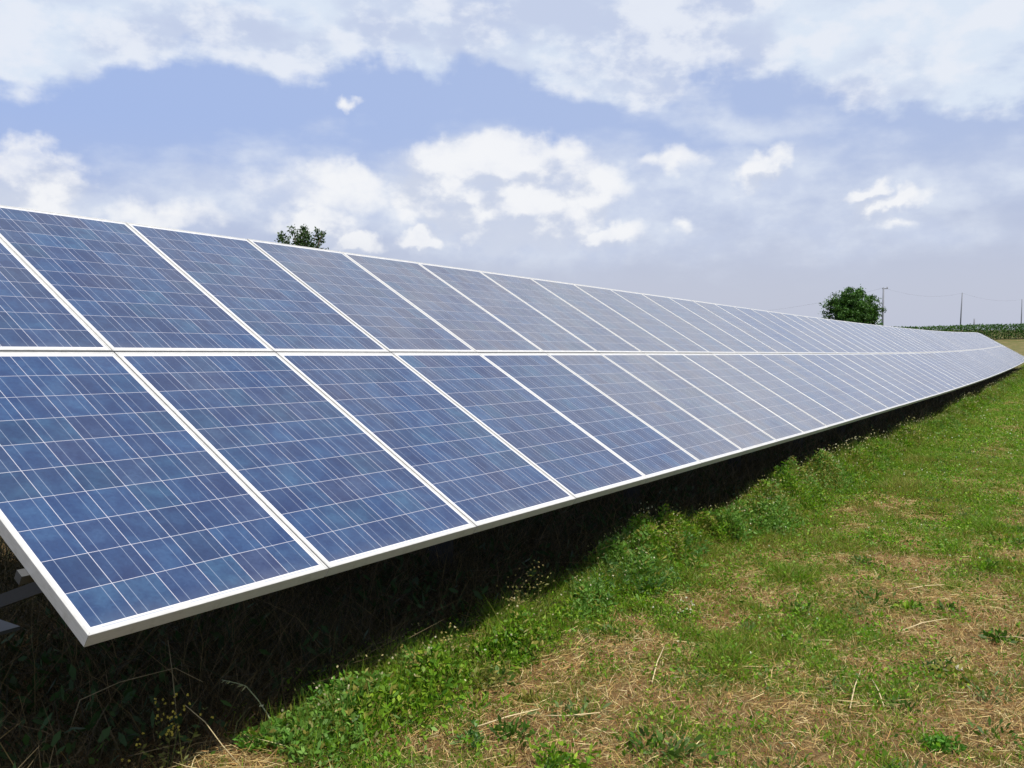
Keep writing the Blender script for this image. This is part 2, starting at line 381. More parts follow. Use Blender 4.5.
# ------------------------------------------------------------------ solar panels
PW, PL, PD = .994, 1.645, .046                     # width, length, frame depth
def frame_mesh():
    bm = bmesh.new(); lip = .0105
    def ring(w0, y0, y1, z): return [bm.verts.new(v) for v in ((-w0, y0, z), (w0, y0, z), (w0, y1, z), (-w0, y1, z))]
    h = PW / 2; e = .0012
    rings = [ring(h - .026, .026, PL - .026, -PD), ring(h, 0, PL, -PD), ring(h, 0, PL, -e), ring(h - e, e, PL - e, 0), ring(h - lip + .0006, lip - .0006, PL - lip + .0006, 0), ring(h - lip, lip, PL - lip, -.0006), ring(h - lip, lip, PL - lip, -.0075)]
    for a, b in zip(rings, rings[1:]):
        for k in range(4): bm.faces.new((a[k], a[(k + 1) % 4], b[(k + 1) % 4], b[k]))
    bmesh.ops.recalc_face_normals(bm, faces=bm.faces[:])
    me = bpy.data.meshes.new('frame'); bm.to_mesh(me); bm.free(); me.materials.append(M['alu']); return me
def laminate_mesh():
    bm = bmesh.new(); h = PW / 2 - .0100
    v = [bm.verts.new((sx * h, yy, zz)) for zz in (-.0020, -.0070) for sx, yy in ((-1, .0100), (1, .0100), (1, PL - .0100), (-1, PL - .0100))]
    for qd in ((0, 1, 2, 3), (7, 6, 5, 4), (0, 4, 5, 1), (1, 5, 6, 2), (2, 6, 7, 3), (3, 7, 4, 0)): bm.faces.new([v[k] for k in qd])
    bmesh.ops.recalc_face_normals(bm, faces=bm.faces[:])
    me = bpy.data.meshes.new('laminate'); bm.to_mesh(me); bm.free(); me.materials.append(M['cells']); return me
ONES = 'first second third fourth fifth sixth seventh eighth ninth tenth eleventh twelfth thirteenth fourteenth fifteenth sixteenth seventeenth eighteenth nineteenth'.split()
TENS = {2: ('twenty', 'twentieth'), 3: ('thirty', 'thirtieth'), 4: ('forty', 'fortieth'), 5: ('fifty', 'fiftieth'), 6: ('sixty', 'sixtieth')}
def ordinal(n):
    if n < 20: return ONES[n - 1]
    t, u = divmod(n, 10)
    return TENS[t][1] if u == 0 else TENS[t][0] + '-' + ONES[u - 1]
def row_basis(xc):
    h = .5; d = Vector((1, float(yb(xc + h) - yb(xc - h)), float(dz(xc + h) - dz(xc - h)))).normalized()
    Yv = Vector((-d.y, d.x, 0)).normalized(); U = d.cross(Yv).normalized()
    S = (Yv * CT + U * ST).normalized(); N = d.cross(S).normalized()
    return d, S, N
FM, LM = frame_mesh(), laminate_mesh()
prand = random.Random(3)
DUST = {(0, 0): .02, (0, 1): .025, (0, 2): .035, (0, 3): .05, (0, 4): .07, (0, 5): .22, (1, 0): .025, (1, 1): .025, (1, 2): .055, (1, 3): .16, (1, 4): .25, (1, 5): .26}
for row in (0, 1):
    for i in range(N_COL):
        xc = X_NEAR + i + .5
        d, S, N = row_basis(xc)
        v0 = -1.652 if row == 0 else .007
        origin = Vector((xc, float(yb(xc)), float(dz(xc)))) + S * v0
        ang = prand.uniform(-.0016, .0016); d2 = (d + N * ang).normalized(); N2 = (N - d * ang).normalized()
        mt = Matrix((d2, S, N2)).transposed().to_4x4(); mt.translation = origin + N * prand.uniform(-.0012, .0012)
        e = empty('solar_panel'); e.matrix_world = mt
        rn = 'lower' if row == 0 else 'upper'
        if i == 0: lab = 'nearest blue solar panel of the lower row, its bottom corner jutting over dark weeds' if row == 0 else 'nearest blue solar panel of the upper row, cut by the left picture edge'
        elif i == N_COL - 1: lab = f'last pale grey solar panel of the {rn} row, at the far right end'
        else:
            tone = 'blue' if i < 5 else ('greyish blue' if i < 14 else 'pale grey looking')
            back = N_COL - i
            lab = f'{tone} solar panel in the {rn} row, {ordinal(i + 1)} from the near left end' if i < 36 else f'{tone} solar panel in the {rn} row, {ordinal(back)} from the far right end'
        tag(e, lab, 'solar panel', f'solar panels of the {rn} row')
        f = link(bpy.data.objects.new('frame', FM), e)
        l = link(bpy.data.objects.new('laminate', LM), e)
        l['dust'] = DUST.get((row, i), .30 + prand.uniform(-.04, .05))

# ------------------------------------------------------------------ mounting rack under the panels
rack = empty('mounting_rack', (X_NEAR, 0, float(ground_z(X_NEAR, 0))))
tag(rack, 'galvanised steel rack with posts and braces carrying the solar panels', 'mounting rack')
bpy.context.view_layer.update()
def rp(xx, v, off):                               # point below the panels: along the row, up the slope, below the surface
    d, S, N = row_basis(xx); return Vector((xx, float(yb(xx)), float(dz(xx)))) + S * v - N * off
LOC0 = rack.location.copy()
def loc(pv): return Vector(pv) - LOC0
xs = [X_NEAR - .022] + [X_NEAR + .5 + k for k in range(N_COL)] + [X_NEAR + N_COL + .03]
for v in (-1.29, -.38, .38, 1.29):
    bm = bmesh.new()
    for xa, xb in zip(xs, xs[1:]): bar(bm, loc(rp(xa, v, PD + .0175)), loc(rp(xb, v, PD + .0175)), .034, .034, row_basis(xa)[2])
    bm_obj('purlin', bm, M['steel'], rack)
for k in range(21):
    xx = X_NEAR + .24 + 3.04 * k
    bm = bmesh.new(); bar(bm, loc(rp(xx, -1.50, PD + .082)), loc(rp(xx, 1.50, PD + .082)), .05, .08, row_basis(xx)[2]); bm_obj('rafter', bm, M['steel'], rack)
    for yy in (-.20, 1.15):
        first = yy < .5; yy += float(yb(xx))
        gz = float(ground_z(xx, yy)); top = rp(xx, (yy - float(yb(xx))) / CT, PD + .125)
        head = gz + .46 if first else top.z - .01
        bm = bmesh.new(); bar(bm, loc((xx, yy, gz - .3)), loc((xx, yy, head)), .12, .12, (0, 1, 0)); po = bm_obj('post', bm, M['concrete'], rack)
        if first:
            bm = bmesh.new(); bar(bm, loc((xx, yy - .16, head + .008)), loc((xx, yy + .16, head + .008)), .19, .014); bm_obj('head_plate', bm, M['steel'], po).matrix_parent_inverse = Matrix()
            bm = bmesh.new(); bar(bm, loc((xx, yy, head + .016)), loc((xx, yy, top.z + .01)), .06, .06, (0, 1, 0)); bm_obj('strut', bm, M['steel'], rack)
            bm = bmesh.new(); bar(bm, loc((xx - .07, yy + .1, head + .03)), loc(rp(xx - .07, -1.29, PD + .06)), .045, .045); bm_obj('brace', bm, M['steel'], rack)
        else:
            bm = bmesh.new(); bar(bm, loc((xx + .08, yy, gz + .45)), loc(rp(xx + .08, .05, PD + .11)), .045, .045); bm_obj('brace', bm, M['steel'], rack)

# ------------------------------------------------------------------ foliage builders (numpy ribbons: one leaf or blade each)
def unit(v): return v / np.maximum(1e-9, np.linalg.norm(v, axis=1, keepdims=True))
def ribbons(p, d, L, wd, bend, tint, prof=(1., .8), tdark=.75):
    """p root, d direction, L length, wd width, bend sideways droop vector; 5 vertices each"""
    n = len(p); d = unit(d)
    s = np.cross(d, unit(rng.normal(size=(n, 3)) + np.array([0, 0, .3]))); s = unit(s) * (wd / 2)[:, None]
    mid = p + d * (L * .55)[:, None] + bend * .30; tip = p + d * L[:, None] + bend
    V = np.stack([p - s * prof[0], p + s * prof[0], mid + s * prof[1], mid - s * prof[1], tip], 1).reshape(-1, 3)
    k = np.arange(n)[:, None] * 5
    F = np.concatenate([k + np.array([0, 1, 2]), k + np.array([0, 2, 3]), k + np.array([3, 2, 4])], 0)
    T = np.repeat(tint, 5, 0).reshape(n, 5, 3)
    return V, F, T.reshape(-1, 3)
def merge(parts):
    V, F, T, o = [], [], [], 0
    for v, f, t in parts: V.append(v); F.append(f + o); T.append(t); o += len(v)
    return np.concatenate(V), np.concatenate(F), np.concatenate(T)
def tints(n, pal, jit=.18):
    pal = np.array(pal, float); c = pal[rng.integers(0, len(pal), n)]; c = c + (pal[rng.integers(0, len(pal), n)] - c) * rng.random((n, 1)) * .6
    return np.clip(c * (1 + rng.normal(size=(n, 1)) * jit), .002, .9)
GREEN = [(.095, .220, .008), (.140, .280, .010), (.125, .225, .010), (.220, .320, .022), (.045, .125, .008)]
OLIVE = [(.210, .200, .038), (.270, .235, .055), (.155, .170, .026)]
STRAW = [(.44, .31, .11), (.52, .41, .18), (.33, .23, .08), (.38, .25, .09), (.55, .46, .25)]
RUST = [(.26, .12, .040), (.19, .09, .030), (.33, .18, .060)]
SHADE_DARK = [(.036, .028, .012), (.058, .043, .019), (.022, .030, .009), (.03, .022, .011)]  # undergrowth tones with the panels' shade worked into the colour
def scatter(n, x0, x1, y0, y1):
    return rng.uniform(x0, x1, n), rng.uniform(y0, y1, n)
def on_ground(x, y, dip=.004): return np.stack([x, y, ground_z(x, y) - dip], 1)
def shaded_y(x): return -1.02 - .08 * np.clip((x - 2) / 3, 0, 1) + .010 * np.maximum(x, 0)      # front of the panels' shade: grass stops, shade-darkened undergrowth starts
def updir(n, spread, lean=(0, 0)):
    return np.stack([rng.normal(size=n) * spread + lean[0], rng.normal(size=n) * spread + lean[1], np.ones(n)], 1)

BANDS = [(-2.0, 5, 1.0), (5, 14, 1.35), (14, 32, 2.0), (32, 66, 3.0)]
grass, straw, litter = [], [], []
for (x0, x1, sc) in BANDS:
    y0 = -5.2 if sc < 2 else -4.5
    area = (x1 - x0) * (0.3 - y0)
    # green blades
    n = int(area * 15000 / sc ** 1.7); x, y = scatter(n, x0, x1, y0, .3 if sc < 2 else .1)
    g = greenness(x, y); keep = (rng.random(n) < .08 + .92 * g) & (y < shaded_y(x) + .02 + .16 * (fbm(x, y, .4, 34, 2) - .5)); x, y, g = x[keep], y[keep], g[keep]; n = len(x)
    tuft = fbm(x, y, .14, 31, 2)
    eb = np.exp(-((y + 1.2 - .01 * np.maximum(x, 0)) / .35) ** 2) * np.clip(x + .2, .1, 1)
    hump = np.clip(fbm(x, y, .45, 33, 3) * 2.8 - .9, .1, 1.2)
    L = (.020 + .085 * g * hump * (.4 + 1.2 * tuft) + .085 * eb * g) * rng.uniform(.55, 1.6, n) * (1 + .10 * (sc - 1))
    mixo = rng.random(n)[:, None] < (.28 + .50 * np.clip((fbm(x, y, .8, 41, 4) - .42) * 6, 0, 1))[:, None]
    t = np.where(mixo, tints(n, OLIVE), tints(n, GREEN))
    grass.append(ribbons(on_ground(x, y), updir(n, .55), L, rng.uniform(.0022, .0050, n) * sc, np.c_[rng.normal(size=(n, 2)) * .3, -rng.random(n) * .35] * L[:, None], t))
    # small leaves of clover and other low herbs
    n = int(area * 6500 / sc ** 1.7); x, y = scatter(n, x0, x1, y0, .2)
    g = greenness(x, y) * np.clip(fbm(x, y, .35, 51, 3) * 2.6 - .7, 0, 1); keep = (rng.random(n) < g) & (y < shaded_y(x) + .2); x, y = x[keep], y[keep]; n = len(x)
    p = on_ground(x, y); p[:, 2] += rng.random(n) ** 1.5 * .085
    L = rng.uniform(.010, .026, n) * (sc ** .8)
    grass.append(ribbons(p, updir(n, 1.4), L, L * rng.uniform(.35, .7, n), np.zeros((n, 3)), tints(n, GREEN), (.35, 1.)))
    # standing dead blades
    n = int(area * 5200 / sc ** 1.7); x, y = scatter(n, x0, x1, y0, .1)
    g = greenness(x, y); keep = (rng.random(n) < (1 - .70 * g) * .85) & (y < shaded_y(x) + .1); x, y = x[keep], y[keep]; n = len(x)
    L = rng.uniform(.02, .085, n) * (1 + .1 * (sc - 1))
    t = np.where(rng.random(n)[:, None] < .32, tints(n, RUST), tints(n, STRAW))
    straw.append(ribbons(on_ground(x, y), updir(n, .95), L, rng.uniform(.0016, .0036, n) * sc, np.c_[rng.normal(size=(n, 2)) * .3, -rng.random(n) * .4] * L[:, None], t))
    # cut stalks lying flat
    n = int(area * 2600 / sc ** 1.8); x, y = scatter(n, x0, x1, y0, -.2)
    g = greenness(x, y); clump = np.clip(fbm(x, y, .55, 61, 3) * 2.4 - .6, .05, 1); keep = (rng.random(n) < (1 - .8 * g) * clump) & (y < shaded_y(x)); x, y = x[keep], y[keep]; n = len(x)
    p = on_ground(x, y); p[:, 2] += rng.uniform(.006, .040, n)
    th = rng.normal(size=n) * .9 + 2.9; L = rng.uniform(.03, .15, n) * rng.uniform(.5, 1.1, n)
    dd = np.stack([np.cos(th), np.sin(th), rng.normal(size=n) * .14], 1)
    t = np.where(rng.random(n)[:, None] < .24, tints(n, RUST), tints(n, STRAW))
    litter.append(ribbons(p, dd, L, rng.uniform(.0012, .0028, n) * sc, np.c_[rng.normal(size=(n, 2)) * .12, np.zeros(n)] * L[:, None], t, (1., .9)))
V, F, T = merge(grass); o = np_mesh('grass', V, F, M['leaf'], T); tag(o, 'short green grass and low herbs on the mown strip', 'grass', kind='stuff')
V, F, T = merge(straw); o = np_mesh('dry_grass', V, F, M['dry'], T); tag(o, 'dead tan grass standing among the green', 'dry grass', kind='stuff')
V, F, T = merge(litter); o = np_mesh('straw_litter', V, F, M['dry'], T); tag(o, 'cut straw lying flat on the field', 'straw', kind='stuff')

# unmown herbs standing in a ragged fringe along the edge of the shade
parts = []
for (x0, x1, sc) in [(-.2, 8, 1.), (8, 22, 1.6), (22, 60, 2.6)]:
    n = int((x1 - x0) * 17000 / sc ** 1.6); x = rng.uniform(x0, x1, n); u = rng.normal(size=n) * .19; y = shaded_y(x) - .24 - .16 * np.clip((x - 2) / 3, 0, 1) + u + .24 * (fbm(x, x * 0, .9, 101, 3) - .5)
    hh = np.clip(fbm(x, y, .50, 102, 4) * 3.8 - 1.45, 0, 1.15) * np.exp(-(u / .3) ** 2) * np.clip(.22 + x / 4, .15, 1)
    keep = rng.random(n) < np.clip(hh * 2.2, 0, 1); x, y, hh = x[keep], y[keep], hh[keep]; n = len(x)
    p = on_ground(x, y); p[:, 2] += rng.random(n) ** .8 * hh * (.44 if sc == 1 else .30)
    L = rng.uniform(.018, .048, n) * sc ** .7
    kind = fbm(x, y, .6, 103, 3)
    t = np.where((kind > .53)[:, None], tints(n, [(.12, .24, .035), (.16, .28, .05), (.085, .20, .025)]), tints(n, GREEN))
    t = np.where((rng.random(n) < .14 + .4 * (fbm(x, y, .7, 105, 3) > .54))[:, None], tints(n, OLIVE), t)
    parts.append(ribbons(p, updir(n, 1.0), L, L * rng.uniform(.2, .5, n), np.c_[np.zeros((n, 2)), -rng.random(n) * .4] * L[:, None], t, (.35, 1.)))
    m_ = n // 14; k = rng.integers(0, n, m_); L = .12 + hh[k] * .34
    parts.append(ribbons(on_ground(x[k], y[k]), updir(m_, .28), L, np.full(m_, .0028) * sc, np.c_[rng.normal(size=(m_, 2)) * .15, np.zeros(m_)] * L[:, None], tints(m_, GREEN + OLIVE)))
    k = rng.integers(0, n, m_ // 6); p = on_ground(x[k], y[k]); p[:, 2] += .10 + hh[k] * .36
    parts.append(ribbons(p, updir(len(k), 1.2), np.full(len(k), .012) * sc ** .8, np.full(len(k), .009) * sc ** .8, np.zeros((len(k), 3)), tints(len(k), [(.40, .34, .15), (.30, .26, .12), (.52, .48, .33)]), (.6, 1.)))
V, F, T = merge(parts); o = np_mesh('edge_herbs', V, F, M['leaf'], T); tag(o, 'ragged fringe of unmown green herbs along the shadow edge', 'herbs', kind='stuff')

# low rough weed tufts scattered over the strip
parts = []
n = 260; x, y = rng.uniform(-.6, 16, n) ** 1.0, rng.uniform(-4.6, -1.3, n); x = -.6 + (x + .6) ** 1.25 / 2.0
for xx, yy in zip(x, y):
    r_ = rng.uniform(.04, .14); h_ = rng.uniform(.03, .11); m_ = int(rng.uniform(30, 110)); pal = [GREEN, OLIVE, [(.05, .11, .012), (.075, .145, .02)], [(.13, .19, .06), (.09, .15, .035)]][rng.integers(0, 4)]
    qx, qy = xx + rng.normal(size=m_) * r_ * .6, yy + rng.normal(size=m_) * r_ * .6; p = on_ground(qx, qy); p[:, 2] += rng.random(m_) * h_ * .6
    L = rng.uniform(.02, .055, m_); dd = np.c_[(qx - xx) / r_ * .7, (qy - yy) / r_ * .7, np.full(m_, .8)] + rng.normal(size=(m_, 3)) * .5
    parts.append(ribbons(p, dd, L, L * rng.uniform(.14, .42), np.c_[np.zeros((m_, 2)), -rng.random(m_) * .3] * L[:, None], tints(m_, pal), (.4, 1.)))
V, F, T = merge(parts); o = np_mesh('low_weeds', V, F, M['leaf'], T); tag(o, 'rough low weed tufts scattered through the mown strip', 'weeds', kind='stuff')

# tall dry weeds and undergrowth beneath the array, colours darkened to deepen its shade
parts = []
for (x0, x1, sc) in [(-2.6, 5, 1.), (5, 16, 1.5), (16, 60, 2.6)]:
    area = (x1 - x0) * 3.4
    n = int(area * 2200 / sc ** 1.7); x, y = scatter(n, x0, x1, -1.15, 2.4)
    keep = rng.random(n) < np.clip((y - shaded_y(x) + .15) / .3, 0, 1); x, y = x[keep], y[keep]; n = len(x)
    L = rng.uniform(.10, .46, n) * (.6 + .8 * fbm(x, y, .5, 71, 3))
    t = np.where(rng.random(n)[:, None] < .2, tints(n, [(.10, .075, .035), (.14, .10, .05)]), tints(n, SHADE_DARK))
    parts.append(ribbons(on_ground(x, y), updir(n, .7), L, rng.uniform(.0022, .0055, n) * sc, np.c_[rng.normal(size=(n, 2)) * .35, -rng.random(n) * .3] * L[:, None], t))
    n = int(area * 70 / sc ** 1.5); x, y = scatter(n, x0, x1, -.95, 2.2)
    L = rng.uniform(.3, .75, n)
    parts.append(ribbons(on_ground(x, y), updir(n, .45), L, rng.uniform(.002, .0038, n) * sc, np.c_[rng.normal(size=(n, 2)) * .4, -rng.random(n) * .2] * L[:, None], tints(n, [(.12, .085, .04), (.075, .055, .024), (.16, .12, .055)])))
    n = int(area * 420 / sc ** 1.7); x, y = scatter(n, x0, x1, -1.05, 1.6)
    keep = fbm(x, y, .45, 81, 3) > .52; x, y = x[keep], y[keep]; n = len(x)
    p = on_ground(x, y); p[:, 2] += rng.random(n) * .2; L = rng.uniform(.03, .08, n)
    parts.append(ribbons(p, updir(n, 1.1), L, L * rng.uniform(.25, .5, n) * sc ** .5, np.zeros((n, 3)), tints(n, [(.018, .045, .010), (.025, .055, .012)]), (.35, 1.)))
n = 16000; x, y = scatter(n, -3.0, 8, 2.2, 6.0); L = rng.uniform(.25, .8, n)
parts.append(ribbons(on_ground(x, y), updir(n, .45), L, rng.uniform(.004, .009, n), np.c_[rng.normal(size=(n, 2)) * .3, -rng.random(n) * .3] * L[:, None], tints(n, SHADE_DARK + [(.06, .07, .02)])))  # weeds behind the row, given the same shade-darkened tones
V, F, T = merge(parts); o = np_mesh('undergrowth', V, F, M['dry'], T); tag(o, 'tall dry weeds and undergrowth coloured dark for the shade beneath the panels', 'undergrowth', kind='stuff')

# ------------------------------------------------------------------ leafy weeds along the shadow's edge: individual plants
def at_ground(px, py):
    d = ray(px, py); t = 3.
    for _ in range(60):
        pt = CAM + d * t; t += (float(ground_z(pt.x, pt.y)) - pt.z) / (d.z - .3 * abs(d.z)) * .6
        t = min(max(t, .5), 150)
    return CAM + d * t
def weed(name, label, px, py, h, r, n, pal, leaf=.045, flower=None, nf=0, group=None, spread=.5, slim=.36):
    b = at_ground(px, py); e = empty(name, b); tag(e, label, 'weed', group)
    ns = max(4, n // 9)
    az_ = rng.random(ns) * 6.283; rr = r * np.sqrt(rng.random(ns)) * .35
    base = np.stack([np.cos(az_) * rr, np.sin(az_) * rr, -.01 * np.ones(ns)], 1)
    d = updir(ns, spread); L = h * rng.uniform(.55, 1.05, ns)
    sv = ribbons(base, d, L, rng.uniform(.003, .005, ns), np.zeros((ns, 3)), tints(ns, pal, .1), (1., .8))
    k = rng.integers(0, ns, n); tt = rng.uniform(.15, 1., n)
    p = base[k] + unit(d)[k] * (L[k] * tt)[:, None]
    dl = unit(d)[k] * .6 + np.c_[rng.normal(size=(n, 2)) * .9, rng.normal(size=n) * .4 + .15]
    Ll = leaf * rng.uniform(.55, 1.25, n) * (1.15 - .4 * tt)
    lv = ribbons(p, dl, Ll, Ll * rng.uniform(.7, 1.2, n) * slim, np.c_[np.zeros((n, 2)), -rng.random(n) * .35] * Ll[:, None], tints(n, pal), (.3, 1.))
    lv = merge([sv, lv]); np_mesh('foliage', *lv[:2], M['leaf'], lv[2], e)
    if flower:
        P = []
        for _ in range(nf):
            k = rng.integers(0, ns); c = base[k] + unit(d)[k] * L[k] + rng.normal(size=3) * np.array([.03, .03, .03]) * (h / .35)
            nn = 9; P.append(ribbons(np.repeat(c[None], nn, 0), rng.normal(size=(nn, 3)) + np.array([0, 0, .3]), np.full(nn, .0065), np.full(nn, .006), np.zeros((nn, 3)), tints(nn, [flower], .1), (.5, 1.)))
        fv = merge(P); np_mesh('blossom', *fv[:2], M['leaf'], fv[2], e)
    return e
BRIGHT = [(.080, .220, .016), (.110, .260, .026), (.055, .165, .014)]
GREY = [(.085, .180, .045), (.12, .21, .060), (.06, .15, .028)]
YOLV = [(.15, .16, .035), (.12, .14, .03), (.19, .18, .05)]
YEL = (.62, .50, .10); WHT = (.75, .74, .66)
weed('leafy_weed', 'broad bright green weed at the near end of the lit grass edge', 338, 712, .17, .30, 260, BRIGHT, .060)
weed('leafy_weed', 'low green weed right of the broad bright one at the shadow edge', 385, 700, .12, .25, 170, BRIGHT, .045)
weed('flowering_weed', 'spindly weed with tiny yellow heads in the bottom left shade', 170, 775, .26, .16, 70, YOLV, .03, YEL, 46, spread=.38)
weed('flowering_weed', 'sparse yellow headed weed leaning out of the shade below the first panel seam', 408, 690, .20, .16, 50, YOLV, .03, (.5, .40, .14), 22, spread=.35)
weed('flowering_weed', 'straggly yellowish weed standing tall below the second panel seam', 457, 668, .22, .2, 90, YOLV, .03, (.48, .40, .15), 34, spread=.35)
weed('flowering_weed', 'tall brownish seeding weed against the dark below the third lower panel', 528, 628, .36, .25, 120, YOLV, .03, (.40, .32, .14), 60, spread=.3)
weed('leafy_weed', 'olive bushy weed beside the tall brownish seeding one', 478, 690, .17, .34, 260, YOLV + OLIVE, .03)
weed('leafy_weed', 'large grey green weed mound at the shadow edge below the fourth lower panel', 632, 592, .30, .45, 520, GREY, .040)
weed('leafy_weed', 'pale topped grey green weed left of the large mound', 596, 606, .26, .3, 260, GREY, .036)
weed('leafy_weed', 'rounded green weed right of the large grey green mound', 690, 560, .27, .42, 420, BRIGHT + GREY, .038)
weed('leafy_weed', 'dark green bushy weed at the shadow edge below the fifth lower panel', 735, 536, .24, .4, 360, BRIGHT, .036)
weed('flowering_weed', 'thin white topped weed standing in the shade above the green mounds', 652, 560, .42, .2, 60, OLIVE, .03, (.55, .52, .42), 20, spread=.22)
weed('leafy_weed', 'small dark leafy weed beside the white scrap on the straw', 936, 672, .10, .14, 150, [(.03, .075, .012), (.045, .10, .018)], .032)
weed('leafy_weed', 'low green rosette in the straw near the lower right corner', 940, 748, .07, .2, 150, BRIGHT, .045)
weed('leafy_weed', 'feathery green weed at the foot of the bent oat stalk', 255, 748, .10, .16, 160, BRIGHT, .03)
weed('flowering_weed', 'white flowered weed in the grass below the large grey green mound', 692, 620, .13, .2, 110, GREEN, .03, WHT, 16, spread=.5)
weed('leafy_weed', 'green weed tuft in the middle of the brown patch', 790, 640, .10, .2, 170, GREEN, .035)
weed('leafy_weed', 'wide dark green tuft at the bottom edge of the picture', 560, 772, .12, .3, 220, GREEN, .045)
weed('leafy_weed', 'pale green weed among straw below the bright near weed', 470, 742, .08, .2, 120, GREY, .035)

# bent oat stalk and other single stalks
def stalk(name, label, pts, r, colr, heads=0):
    b = Vector(pts[0]); e = empty(name, b); tag(e, label, 'grass stalk')
    bm = bmesh.new(); P = [Vector(q) - b for q in pts]
    tube(bm, P, [r * (1 - .55 * k / (len(P) - 1)) for k in range(len(P))], 5)
    bm_obj('stem', bm, simple('stalk_stem', colr, .6, 0, 0, 30, .25), e, smooth=True)
    if heads:
        a, c_ = P[-3], P[-1]; base = np.array([a + (c_ - a) * (k / heads) for k in range(heads)])
        n = heads; d = np.array([(c_ - a).normalized()] * n) * .8 + rng.normal(size=(n, 3)) * .3 + np.array([0, 0, -.5])
        v = ribbons(base, d, np.full(n, .028), np.full(n, .006), np.zeros((n, 3)), tints(n, [(.45, .42, .22), (.38, .38, .18)]), (.5, 1.)); np_mesh('seed_head', *v[:2], M['leaf'], v[2], e)
    return e
def along(px, py, t): return CAM + ray(px, py) * t
b = at_ground(276, 735); tt = (b - CAM).dot(fwd)
stalk('oat_stalk', 'bent pale oat stalk rising from the lit grass edge into the shade', [b, along(268, 715, tt + .02), along(258, 700, tt + .04), along(246, 686, tt + .06), along(236, 683, tt + .07), along(222, 680, tt + .08)], .0030, (.36, .40, .20), 9)
b = at_ground(175, 755); tt = (b - CAM).dot(fwd)
stalk('dry_stalk', 'upright thin dry stalk in the shade under the nearest panel', [b, along(176, 710, tt + .02), along(172, 670, tt + .03), along(168, 640, tt + .05)], .0026, (.20, .16, .08))
b = at_ground(60, 760); tt = (b - CAM).dot(fwd)
stalk('dry_stalk', 'long arched dry stalk crossing the shade below the nearest corner', [b, along(80, 700, tt + .03), along(120, 682, tt + .05), along(175, 668, tt + .06), along(203, 682, tt + .06)], .0026, (.20, .16, .08))
b = at_ground(242, 768); tt = (b - CAM).dot(fwd)
stalk('dry_stalk', 'straight straw stalk leaning left at the bottom edge', [b, along(222, 745, tt), along(205, 722, tt), along(185, 705, tt)], .0028, (.42, .34, .18))

# longer straws lying on the mown strip, countable
straws = [((520, 640), (475, 628), 'pale straw lying at the foot of the tall seeding weed'), ((470, 733), (540, 720), 'long forked straw lying right of the pale green weed'),
          ((540, 720), (600, 724), 'straw continuing the forked one towards the right'), ((652, 686), (664, 656), 'upright broken straw in the brown patch'),
          ((850, 712), (862, 676), 'left straw of the two leaning together in the straw patch'), ((884, 711), (872, 690), 'right straw of the two leaning together in the straw patch'),
          ((898, 635), (946, 627), 'pale straw lying above the dark leafy weed'), ((907, 592), (944, 592), 'pale horizontal straw at the middle right'),
          ((780, 748), (795, 760), 'short pale straw near the bottom edge'), ((990, 640), (1040, 650), 'long straw at the right picture edge')]
for (a_, b_, lab) in straws:
    A = at_ground(*a_); B = at_ground(*b_); 
    if (B - A).length > .5: B = A + (B - A).normalized() * .5
    A.z += .018; B.z += .05
    mid = (A + B) / 2 + Vector((rng.normal() * .01, rng.normal() * .01, .01))
    bm = bmesh.new(); tube(bm, [Vector((0, 0, 0)), mid - A, B - A], [.0032, .003, .0022], 5)
    o = bm_obj('straw_stalk', bm, M.setdefault('straw_stalk', simple('straw_stalk', (.50, .40, .22), .6, 0, 0, 50, .25)), smooth=True); o.location = A
    tag(o, lab, 'straw', 'long loose straws')
# white crumpled scrap
b = at_ground(958, 672); bm = bmesh.new(); bmesh.ops.create_icosphere(bm, subdivisions=3, radius=.018)
for v in bm.verts:
    nn = v.co.normalized(); k = 1 + .5 * math.sin(nn.x * 9 + nn.y * 5) * math.sin(nn.z * 8 + nn.x * 4) + random.uniform(-.15, .15)
    v.co = Vector((v.co.x * 1.5 * k, v.co.y * k, v.co.z * .6 * k))
o = bm_obj('paper_scrap', bm, simple('paper', (.30, .27, .20), .8, 0, .2, 60, .15)); o.location = b + Vector((0, 0, .02)); tag(o, 'small crumpled whitish scrap lying in the straw beside a dark weed', 'litter')

# tiny white and yellow flowers sprinkled over the strip
n = 420; x, y = scatter(n, .5, 30, -4., -1.2); keep = greenness(x, y) > .45; x, y = x[keep], y[keep]; P = []
for xx, yy in zip(x, y):
    c_ = np.array([xx, yy, float(ground_z(xx, yy)) + rng.uniform(.06, .14)]); nn = 6; k = 1 + min(xx, 20) / 14
    P.append(ribbons(np.repeat(c_[None], nn, 0), rng.normal(size=(nn, 3)) + np.array([0, 0, .6]), np.full(nn, .006 * k), np.full(nn, .006 * k), np.zeros((nn, 3)), tints(nn, [WHT if rng.random() < .6 else (.65, .58, .18)], .08), (.5, 1.)))
V, F, T = merge(P); o = np_mesh('small_flowers', V, F, M['leaf'], T); tag(o, 'tiny white and yellow flowers sprinkled in the grass', 'flowers', kind='stuff')

